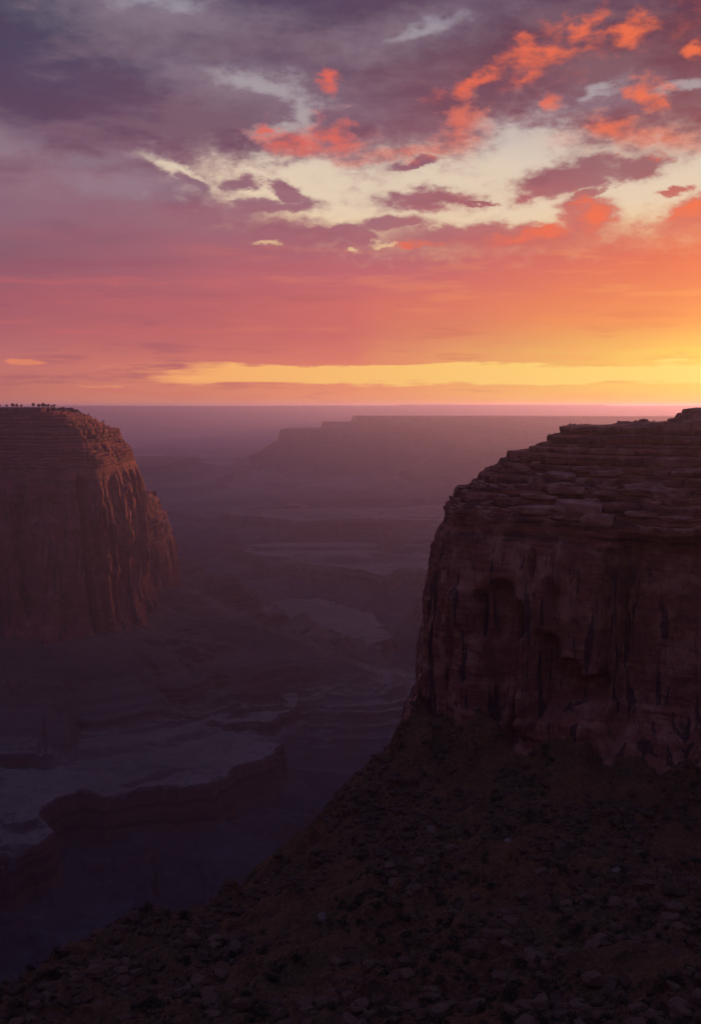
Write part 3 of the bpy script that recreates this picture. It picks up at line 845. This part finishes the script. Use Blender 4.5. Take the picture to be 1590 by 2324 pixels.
lay = [zsp_r]
rs = np.random.RandomState(5)
while lay[-1] < ztop_r - 2.0:
    lay.append(lay[-1] + rs.choice([0.9, 1.3, 1.9, 2.8, 4.6]))
lay[-1] = ztop_r
def top_r(x, y):
    return 2.2 * sst(138, 150, x + 4 * fbm(x / 8, y / 8, 0, 2, 7)) + 4.6 * sst(163, 167, x + 3 * fbm(x / 6, y / 6, 0, 2, 8))
cr = Cliff(RC, RSP, prof_r, zsp_r, lay, 700, 290, 500, wall_r, 0.8, 0.17, topfn=top_r, fine=0.32, zbase=-178, backdrop=0.24)
butte_r = structure(link('right_butte', grid_mesh('right_butte', cr.V, wrap=True), M_right))

# ---- left butte
LSP = [(-410 * UL, 1120 * UL), (-560 * UL, 1150 * UL), (-900 * UL, 1130 * UL)]
prof_l = []
x0 = atd(345, 1400, 1060 * UL)[0]
for px_, py_, e in [(350, 1440, 0), (345, 1400, 0), (336, 1300, 0), (332, 1200, 0), (322, 1120, 0), (316, 1085, 0), (305, 1048, 0), (291, 1022, 0), (276, 1005, 0), (267, 985, 0), (240, 970, 0),
                    (213, 958, 0), (180, 942, 0), (90, 932, 0)]:
    p = atd(px_, py_, 1060 * UL)
    prof_l.append((-(p[0] - x0), p[2]))
prof_l.append((170 * UL, -5.0))
ztop_l = -5.0
zsp_l = prof_l[6][1]
feat_l = [(200, 1080, 1450, 9, 13), (228, 1200, 1480, 6, 9), (280, 1240, 1310, 5, 8), (60, 1150, 1400, 22, 8), (120, 1130, 1170, 30, 5), (318, 1300, 1400, 6, 6), (150, 1350, 1440, 14, 6), (250, 1130, 1420, 4, 5)]
def wall_l(c, s, z):
    if not hasattr(c, 'col'):
        c.col = c.s_of_px(-150.0 * UL)
        c.front = (c.py < 1130 * UL)
    row = rows_of(c, z)
    per = c.per / UL; s = s / UL; z = z / UL
    cs = np.cos(2 * np.pi * s / per) * per / (2 * np.pi); sn = np.sin(2 * np.pi * s / per) * per / (2 * np.pi)
    wob = 4 * fbm(cs / 60, sn / 60, z / 60, 2, 600)
    o = 10.0 * fbm((cs + wob) / 38, (sn + wob) / 38, z / 300, 3, 607) + 2.6 * ridged((cs + wob) / 24, (sn + wob) / 24, z / 200, 3, 601, 0.6) + 4.5 * sst(-0.05, 0.05, fbm(cs / 30, sn / 30, z / 70, 3, 611)) + 3.0 * sst(-0.05, 0.05, fbm(cs / 16, sn / 16, z / 45, 3, 612)) + 1.6 * fbm((cs + wob) / 9, sn / 9, z / 130, 3, 602)
    o = o + 0.8 * fbm(cs / 90, sn / 90, z / 3, 3, 603) + 1.5 * fbm(cs / 7, sn / 7, z / 20, 3, 604) + 1.8 * sst(-0.08, 0.08, fbm(cs / 22, sn / 22, z / 50, 2, 605))
    for fc, r0, r1, hw, dep in feat_l:
        dep = dep * 1.7
        q = np.abs((c.col - fc - (row - r0) * 0.06) / hw)
        o = o - dep * np.exp(-q ** 3) * sst(r0 - 8 + 10 * np.minimum(q, 3) ** 2, r0 + 14 + 10 * np.minimum(q, 3) ** 2, row) * sst(r1 + 30, r1 - 10, row) * c.front
    o = o + crack_field(CK_L, s, z, per, 3.0)
    k = sst(zsp_l / UL + 1, zsp_l / UL - 25, z)
    foot = 5 * sst(-205, -222, z) + 6 * sst(-222, -238, z)
    return ((o - 3.5) * k + foot) * UL
lay = [zsp_l]
while lay[-1] < ztop_l - 8.0:
    lay.append(lay[-1] + UL * rs.choice([2.2, 3.0, 3.8, 5.0]))
lay[-1] = ztop_l
LBc = [(UL * a, UL * b_) for a, b_ in [(-1500, 700), (-1000, 780), (-700, 860), (-480, 905), (-390, 925), (-335, 938), (-285, 936), (-252, 943), (-234, 965), (-225, 1010), (-221, 1060), (-224, 1110), (-246, 1160),
      (-290, 1290), (-380, 1400), (-560, 1500), (-900, 1480), (-1500, 1300)]]
cl = Cliff(LBc, LSP, prof_l, zsp_l, lay, 430, 170, 700, wall_l, 1.0, 0.30, fine=1.5, zbase=-245 * UL, view=(-24, 0))
butte_l = structure(link('left_butte', grid_mesh('left_butte', cl.V, wrap=True), M_left))

# ---- the lower buttress behind it
BC = [(UL * a, UL * b_) for a, b_ in [(-262, 1150), (-236, 1168), (-222, 1195), (-218, 1230), (-222, 1275), (-240, 1320), (-290, 1350), (-340, 1300), (-340, 1200), (-310, 1150)]]
BSP = [(-275 * UL, 1215 * UL), (-285 * UL, 1260 * UL)]
prof_b = []
x0 = atd(397, 1335, 1235 * UL)[0]
for px_, py_ in [(410, 1370), (397, 1335), (391, 1290), (386, 1255), (380, 1215), (366, 1188), (352, 1162), (340, 1140), (328, 1122)]:
    p = atd(px_, py_, 1235 * UL); prof_b.append((-(p[0] - x0), p[2]))
zsp_b = prof_b[4][1]
def wall_b(c, s, z):
    per = c.per / UL; s = s / UL; z = z / UL
    cs = np.cos(2 * np.pi * s / per) * per / (2 * np.pi); sn = np.sin(2 * np.pi * s / per) * per / (2 * np.pi)
    o = 5.0 * ridged(cs / 26, sn / 26, z / 400, 3, 801, 0.55) + 2.0 * fbm(cs / 8, sn / 8, z / 100, 3, 802) + 1.2 * fbm(cs / 6, sn / 6, z / 16, 3, 804)
    o = o + crack_field(CK_B, s, z, per, 3.0)
    return (o - 2.0) * sst(zsp_b / UL + 1, zsp_b / UL - 15, z) * UL
layb = list(np.linspace(zsp_b, prof_b[-1][1], 9))
cb = Cliff(BC, BSP, prof_b, zsp_b, layb, 240, 90, 900, wall_b, 0.9, 0.3, fine=1.5, zbase=-250 * UL, view=(-24, 0))
link('buttress', grid_mesh('buttress', cb.V, wrap=True), M_left, parent=butte_l)

# ------------------------------------------------------------------ loose slabs on the ledges of the right butte
def ico(sub=1):
    import bmesh
    bm = bmesh.new(); bmesh.ops.create_icosphere(bm, subdivisions=sub, radius=1.0)
    v = np.array([x.co[:] for x in bm.verts]); f = np.array([[q.index for q in x.verts] for x in bm.faces]); bm.free()
    return v, f
ico1 = ico(1); ico2 = ico(2); ico3 = ico(3)
def rock_verts(base, seed, rough=0.25, flat=1.0, square=0.0):
    v = base[0].copy()
    n = fbm(v[:, 0] * 1.3 + seed * 3.1, v[:, 1] * 1.3, v[:, 2] * 1.3, 3, seed)
    v *= (1 + rough * n)[:, None]
    if square:
        v = np.sign(v) * np.abs(v) ** (1 - square)
    v[:, 2] *= flat
    return v
slab_me = []
for i in range(10):
    v = rock_verts(ico2, 40 + i, 0.75, 1.0, 0.55)
    me = tri_mesh('rock_slab', v, ico2[1], smooth=False)
    me.materials.append(M_slab); slab_me.append(me)
rnd = random.Random(11)
rows0 = cr.nwall
nR = cr.V.shape[0]
cand = [j for j in range(cr.V.shape[1]) if 985 < cr.s_of_px(-60.0)[j] < 1640 and cr.py[j] < 495] if False else None
colr = cr.s_of_px(-50.0)
okc = np.where((colr > 940) & (colr < 1700) & (cr.py < 500))[0]
placed = 0
for k in range(170):
    j = int(rnd.choice(okc))
    layer = rnd.randrange(0, len(cr.V) - rows0 - 14)
    i = rows0 + 7 + (layer // 8) * 8
    if i >= nR - 12: continue
    p = cr.V[i, j]
    # direction along the contour at this point
    j2 = (j + 4) % cr.V.shape[1]
    a = math.atan2(cr.V[i, j2, 1] - p[1], cr.V[i, j2, 0] - p[0])
    if i > nR - 50: continue
    L_ = rnd.choice([0.9, 1.4, 2.0, 2.8, 4.0, 6.0, 8.5]) * rnd.uniform(0.8, 1.3)
    if colr[j] < 1150: L_ = min(L_, 2.4)
    o = link('rock_slab', rnd.choice(slab_me), None, parent=butte_r)
    th = L_ * rnd.uniform(0.12, 0.34) + 0.15
    o.location = (p[0] + cr.dx[j] * rnd.uniform(0.2, 1.8), p[1] + cr.dy[j] * rnd.uniform(0.2, 1.8), p[2] + th * 0.6)
    o.rotation_euler = (rnd.uniform(-.16, .16), rnd.uniform(-.13, .13), a + rnd.uniform(-.35, .35))
    o.scale = (L_, L_ * rnd.uniform(0.45, 0.7), th)

# ------------------------------------------------------------------ vegetation and boulders
def crown_mesh(name, seed, n, rx, rz, leaf, zc, stems=0, sh=None):
    """a crown of many small leaf clumps spread through its volume"""
    r = np.random.RandomState(seed); vs_, fs_ = [], []
    lobes = [(r.uniform(-.45, .45) * rx, r.uniform(-.45, .45) * rx, zc + r.uniform(-.3, .35) * rz, r.uniform(.45, .75)) for _ in range(5)]
    for i in range(n):
        cx_, cy_, cz_, q = lobes[r.randint(5)]
        d = r.normal(size=3); d /= np.linalg.norm(d)
        p = np.array([cx_ + d[0] * rx * q, cy_ + d[1] * rx * q, max(cz_ + d[2] * rz * q, 0.03)])
        a = r.normal(size=3); a /= np.linalg.norm(a); b_ = np.cross(a, r.normal(size=3)); b_ /= np.linalg.norm(b_)
        k = len(vs_); l_ = leaf * r.uniform(.6, 1.5)
        vs_ += [p + a * l_, p + b_ * l_ * .6, p - a * l_, p - b_ * l_ * .6]
        fs_ += [(k, k + 1, k + 2), (k, k + 2, k + 3)]
    for i in range(stems):
        a = r.uniform(0, 6.28); k = len(vs_)
        tip = np.array([math.cos(a) * rx * .6, math.sin(a) * rx * .6, zc + rz * .2]); w = np.array([.03, .03, 0]) * rx
        vs_ += [w * 0 + (0.04, 0, -.1), (-.03, .03, -.1), (-.03, -.03, -.1), tip]
        fs_ += [(k, k + 1, k + 3), (k + 1, k + 2, k + 3), (k + 2, k, k + 3)]
    return np.array(vs_, float), np.array(fs_)
def trunk_verts(h, r0, bend):
    vs_, fs_ = [], []
    for i, (z, r_) in enumerate([(-0.6, 1.25), (0.15 * h, 1.0), (0.45 * h, .75), (0.85 * h, .4)]):
        for k in range(6):
            a = k * math.pi / 3
            vs_.append((math.cos(a) * r0 * r_ + bend * (z / h) ** 2, math.sin(a) * r0 * r_, z))
    for i in range(3):
        for k in range(6):
            a_, b_ = i * 6 + k, i * 6 + (k + 1) % 6
            fs_ += [(a_, b_, b_ + 6), (a_, b_ + 6, a_ + 6)]
    return np.array(vs_), np.array(fs_)
tree_parts = []
for i in range(5):
    v_, f_ = crown_mesh('crown', 60 + i, 420, 3.0, 2.4, 0.42, 4.0)
    cm = tri_mesh('crown', v_, f_); cm.materials.append(M_juniper)
    v_, f_ = trunk_verts(4.6, 0.34, (i - 2) * 0.3)
    tm = tri_mesh('trunk', v_, f_, True); tm.materials.append(M_wood)
    tree_parts.append((cm, tm))
def bvh_of(V_):
    R_, S_, _ = V_.shape
    idx = np.arange(R_ * S_).reshape(R_, S_); nx = np.roll(idx, -1, axis=1)
    q = np.stack([idx[:-1], nx[:-1], nx[1:], idx[1:]], -1).reshape(-1, 4)
    return BVHTree.FromPolygons(V_.reshape(-1, 3).tolist(), q.tolist())
top_l_rows = cl.V[cl.nwall:]
bv_l = bvh_of(top_l_rows)
rnd = random.Random(3)
def row_of(p):
    v = (p[2] * math.cos(PITCH) + p[1] * math.sin(PITCH)) / (p[1] * math.cos(PITCH) - p[2] * math.sin(PITCH))
    return 1162 - FPX * v
def col_of(p):
    return 795 + FPX * p[0] / (p[1] * math.cos(PITCH) - p[2] * math.sin(PITCH))
def skyline(px, bv, d0, d1, step):
    best = None; d = d0
    while d < d1:
        x_ = (px - 795) / FPX * d / math.cos(PITCH)
        hit = bv.ray_cast(Vector((x_, d, 60)), Vector((0, 0, -1)))
        if hit[0] is not None:
            rr = row_of(hit[0])
            if best is None or rr < best[0]: best = (rr, hit[0])
        d += step
    return best
lone = [(208, 0.8, 'small lone pine standing on the rounded shoulder of the left butte'), (240, 0.95, 'lone pine at the right end of the left butte, farthest down its shoulder'),
        (222, 0.5, 'low pine between the two lone ones on the left butte shoulder'), (46, 1.5, 'tallest round pine on the left butte skyline, near the left edge')]
spots = [(p_, s_, l_) for p_, s_, l_ in lone]
for k in range(90):
    p_ = rnd.choice([rnd.uniform(-30, 190), rnd.uniform(100, 182), rnd.uniform(125, 182)])
    spots.append((p_, rnd.uniform(0.9, 1.7), None))
for p_, s_, l_ in spots:
    b_ = skyline(p_, bv_l, 1990, 2600, 12)
    if b_ is None: continue
    loc = b_[1]
    if l_ is None:                                   # spread back and forward from the skyline
        loc2 = bv_l.ray_cast(Vector((loc.x + rnd.uniform(-6, 6), loc.y + rnd.uniform(-34, 26), 60)), Vector((0, 0, -1)))[0]
        if loc2 is not None: loc = loc2
    e = bpy.data.objects.new('pine_tree', None); C.objects.link(e)
    e.location = loc; e.scale = (s_, s_, s_ * rnd.uniform(.85, 1.15)); e.rotation_euler[2] = rnd.uniform(0, 6.28)
    cm, tm = rnd.choice(tree_parts)
    link('crown', cm, None, e); link('trunk', tm, None, e)
    c_ = col_of(loc)
    if l_: tag(e, l_, 'tree', 'pines along the left butte rim')
    elif c_ > 120: tag(e, 'small dark pine in the thick row at the right end of the left butte rim', 'tree', 'pines along the left butte rim')
    else: tag(e, 'small dark pine on the flat left part of the left butte rim', 'tree', 'pines along the left butte rim')

def fg_hit(px, py):
    d = 150.0
    while d < 560:
        p = atd(px, py, d)
        if p[2] <= float(fg_h(np.array([p[0]]), np.array([p[1]]))[0]): return p
        d += 1.0
    return None
boulder_me = []
for i in range(9):
    v_ = rock_verts(ico2, 70 + i, 0.9, 0.72, 0.45)
    me = tri_mesh('boulder', v_, ico2[1]); me.materials.append(M_boulder); boulder_me.append(me)
pale_me = []
for i in range(4):
    v_ = rock_verts(ico2, 90 + i, 0.6, 0.6, 0.35)
    me = tri_mesh('boulder', v_, ico2[1]); me.materials.append(M_pale); pale_me.append(me)
for px_, py_, sz_, lab in [(982, 1887, 3.0, 'pale angular boulder in the middle of the rubble slope, largest of the light ones'), (1004, 1872, 1.8, 'pale block just above and right of the largest light boulder on the slope'),
                           (1152, 1912, 2.2, 'pale boulder right of centre on the rubble slope, beside a dark hollow'), (1395, 1979, 2.2, 'greyish boulder low on the dark right side of the slope'),
                           (730, 2084, 2.4, 'pale flat boulder low on the slope near its left crest'), (868, 1744, 1.6, 'pale block on the crest of the slope just left of the right cliff foot'),
                           (742, 1862, 1.9, 'pale block perched where the slope crest bends steeply down'), (520, 2185, 1.5, 'small pale boulder alone on the lower left slope')]:
    p = fg_hit(px_, py_)
    if p is None: continue
    o = link('boulder', rnd.choice(pale_me)); o.location = (p[0], p[1], p[2] + sz_ * .1); o.scale = (sz_, sz_ * .7, sz_ * .8); o.rotation_euler = (rnd.uniform(-.3, .3), rnd.uniform(-.3, .3), rnd.uniform(0, 6))
    tag(o, lab, 'boulder', 'boulders on the rubble slope')

bush_v = [crown_mesh('bush', 20 + i, 130, 1.0, 0.62, 0.16, 0.42, 5) for i in range(6)]
bush_me = []
for v_, f_ in bush_v:
    me = tri_mesh('desert_shrub', v_, f_); me.materials.append(M_leaf); bush_me.append(me)
rs = np.random.RandomState(17)
def scatter(n, seed, thr):
    r = np.random.RandomState(seed)
    az_ = np.radians(r.uniform(-21, 21, n)); rr = np.sqrt(r.uniform(205 ** 2, 500 ** 2, n))
    x_, y_ = rr * np.sin(az_), rr * np.cos(az_)
    dd_, _, ins = seg_dist(x_, y_, front_poly)
    ins = ins | (dd_ < 26)
    cl_ = fbm(x_ / 24, y_ / 24, 0, 3, seed) + 0.5 * fbm(x_ / 7, y_ / 7, 0, 2, seed + 1)
    d_, _, insb = seg_dist(x_, y_, RC)
    k = ins & (cl_ > thr) & ~insb
    x_, y_ = x_[k], y_[k]; z_ = fg_h(x_, y_)
    c_ = 795 + FPX * x_ / (y_ * math.cos(PITCH) - z_ * math.sin(PITCH))
    v = (z_ * math.cos(PITCH) + y_ * math.sin(PITCH)) / (y_ * math.cos(PITCH) - z_ * math.sin(PITCH))
    w_ = 1162 - FPX * v
    return x_, y_, z_, c_, w_
def zone(c_, w_):
    side = 'left' if c_ < 560 else ('middle' if c_ < 1080 else 'right')
    if w_ > 2210: return side, 'bottom'
    if w_ > 2010: return side, 'low'
    if w_ > 1850: return side, 'upper'
    return side, 'top'
ZT = {('left', 'bottom'): 'in the bottom left corner of the rubble slope', ('middle', 'bottom'): 'at the bottom centre of the rubble slope', ('right', 'bottom'): 'in the dark bottom right corner of the slope',
      ('left', 'low'): 'near the low left crest of the rubble slope', ('middle', 'low'): 'on the lower middle of the rubble slope', ('right', 'low'): 'on the shaded lower right of the slope',
      ('left', 'upper'): 'on the left crest of the rubble slope', ('middle', 'upper'): 'halfway up the rubble slope', ('right', 'upper'): 'on the slope right of centre under the cliff',
      ('left', 'top'): 'on the high left crest', ('middle', 'top'): 'just below the left foot of the right cliff', ('right', 'top'): 'at the foot of the right cliff wall'}
def place(kind, n, seed, thr, smin, smax, meshes, base, label, cat, group, stuffname, mat, lim=290, flat=(1, 1)):
    x_, y_, z_, c_, w_ = scatter(n, seed, thr)
    r = np.random.RandomState(seed + 3)
    sz = smin + (smax - smin) * r.uniform(0, 1, len(x_)) ** 6
    app = sz / np.hypot(x_, y_) * ((c_ > -10) & (c_ < 1600) & (w_ < 2335))
    order = np.argsort(-app)
    for i in order[:lim]:
        if app[i] <= 0: break
        o = link(kind, meshes[r.randint(len(meshes))])
        k = r.uniform(flat[0], flat[1])
        o.location = (x_[i], y_[i], z_[i] - 0.05 * sz[i]); o.scale = (sz[i], sz[i] * r.uniform(.65, 1), sz[i] * k); o.rotation_euler = (r.uniform(-.2, .2), r.uniform(-.2, .2), r.uniform(0, 6.28))
        tz = np.searchsorted(np.quantile(sz[order[:lim]], [.33, .66, .9]), sz[i])
        tag(o, ('small ', 'middling ', 'large ', 'very large ')[tz] + label + ' ' + ZT[zone(c_[i], w_[i])], cat, group)
    rest = order[lim:]
    bv, bf = base
    Vs, Fs = [], []
    for j, i in enumerate(rest):
        a = r.uniform(0, 6.28); ca, sa_ = math.cos(a), math.sin(a)
        q = bv[j % len(bv)] * np.array([sz[i], sz[i] * .8, sz[i] * r.uniform(flat[0], flat[1])])
        Vs.append(np.stack([q[:, 0] * ca - q[:, 1] * sa_ + x_[i], q[:, 0] * sa_ + q[:, 1] * ca + y_[i], q[:, 2] + z_[i] - .05 * sz[i]], -1))
        Fs.append(bf[j % len(bf)] + sum([0]) + 0)
    off = 0; FF = []
    for v_, f_ in zip(Vs, Fs):
        FF.append(f_ + off); off += len(v_)
    o = link(stuffname, tri_mesh(stuffname, np.vstack(Vs), np.vstack(FF)), mat); o['kind'] = 'stuff'
rub_v = [rock_verts(ico1, 110 + i, 0.6, 0.7, 0.25) for i in range(6)]
place('boulder', 42000, 501, 0.0, 0.22, 2.6, boulder_me, (rub_v, [ico1[1]] * 6), 'brown boulder', 'boulder', 'boulders on the rubble slope', 'loose_stones', M_boulder, flat=(.6, 1.1))
sm_v = [crown_mesh('b', 40 + i, 22, 1.0, 0.62, 0.34, 0.42) for i in range(6)]
place('desert_shrub', 18000, 601, 0.02, 0.4, 2.3, bush_me, ([q[0] for q in sm_v], [q[1] for q in sm_v]), 'dark shrub', 'shrub', 'shrubs on the rubble slope', 'scrub', M_leaf, flat=(.8, 1.2))

# boulders and scrub on the flat top of the right butte
bv_r = bvh_of(cr.V[cr.nwall:])
for px_, sx, sz_, lab in [(1452, 2.6, 1.1, 'low rounded boulder on the flat top of the right butte, on the skyline'), (1398, 1.0, .6, 'small stone on the right butte skyline left of the low boulder'),
                          (1572, 7.5, 2.0, 'flat caprock block at the right edge of the photo, highest on the right butte'), (1522, 3.0, 1.2, 'squat block one step below the highest caprock block')]:
    b_ = skyline(px_, bv_r, 470, 600, 4)
    if b_ is None: continue
    o = link('boulder', rnd.choice(boulder_me)); o.location = b_[1] + Vector((0, 0, sz_ * .25)); o.scale = (sx, sx * .8, sz_ * 1.3)
    o.data = o.data.copy(); o.data.name = 'boulder'; o.data.materials[0] = M_slab
    tag(o, lab, 'boulder', 'boulders on top of the right butte')
for k in range(26):
    p_ = rnd.choice([rnd.uniform(1270, 1330), rnd.uniform(1180, 1520)])
    b_ = skyline(p_, bv_r, 470, 600, 4)
    if b_ is None: continue
    s_ = rnd.uniform(.3, .75)
    o = link('desert_shrub', rnd.choice(bush_me)); o.location = b_[1]; o.scale = (s_, s_, s_); o.rotation_euler[2] = rnd.uniform(0, 6)
    tag(o, 'tiny dark shrub on the flat top of the right butte', 'shrub', 'shrubs on top of the right butte')

# ------------------------------------------------------------------ haze
hz = []
ztop_h, zbot = 36.0, -1120.0
v = [(-42000, -38000, zbot), (42000, -38000, zbot), (42000, 38000, zbot), (-42000, 38000, zbot), (-42000, -38000, ztop_h), (42000, -38000, ztop_h), (42000, 38000, ztop_h), (-42000, 38000, ztop_h)]
f = [(0, 3, 2, 1), (4, 5, 6, 7), (0, 1, 5, 4), (1, 2, 6, 5), (2, 3, 7, 6), (3, 0, 4, 7)]
mh = bpy.data.materials.new('haze_air'); mh.use_nodes = True
T = NT(mh.node_tree); T.n.clear()
pv = T.n.new('ShaderNodeVolumePrincipled')
pv.inputs['Color'].default_value = (0.50, 0.53, 1.0, 1)
pv.inputs['Density'].default_value = 5.4e-5
pv.inputs['Anisotropy'].default_value = 0.6
oo = T.n.new('ShaderNodeOutputMaterial')
T.l.new(pv.outputs[0], oo.inputs['Volume'])
hazeo = link('haze', raw_mesh('haze', v, f), mh)
hazeo['kind'] = 'stuff'
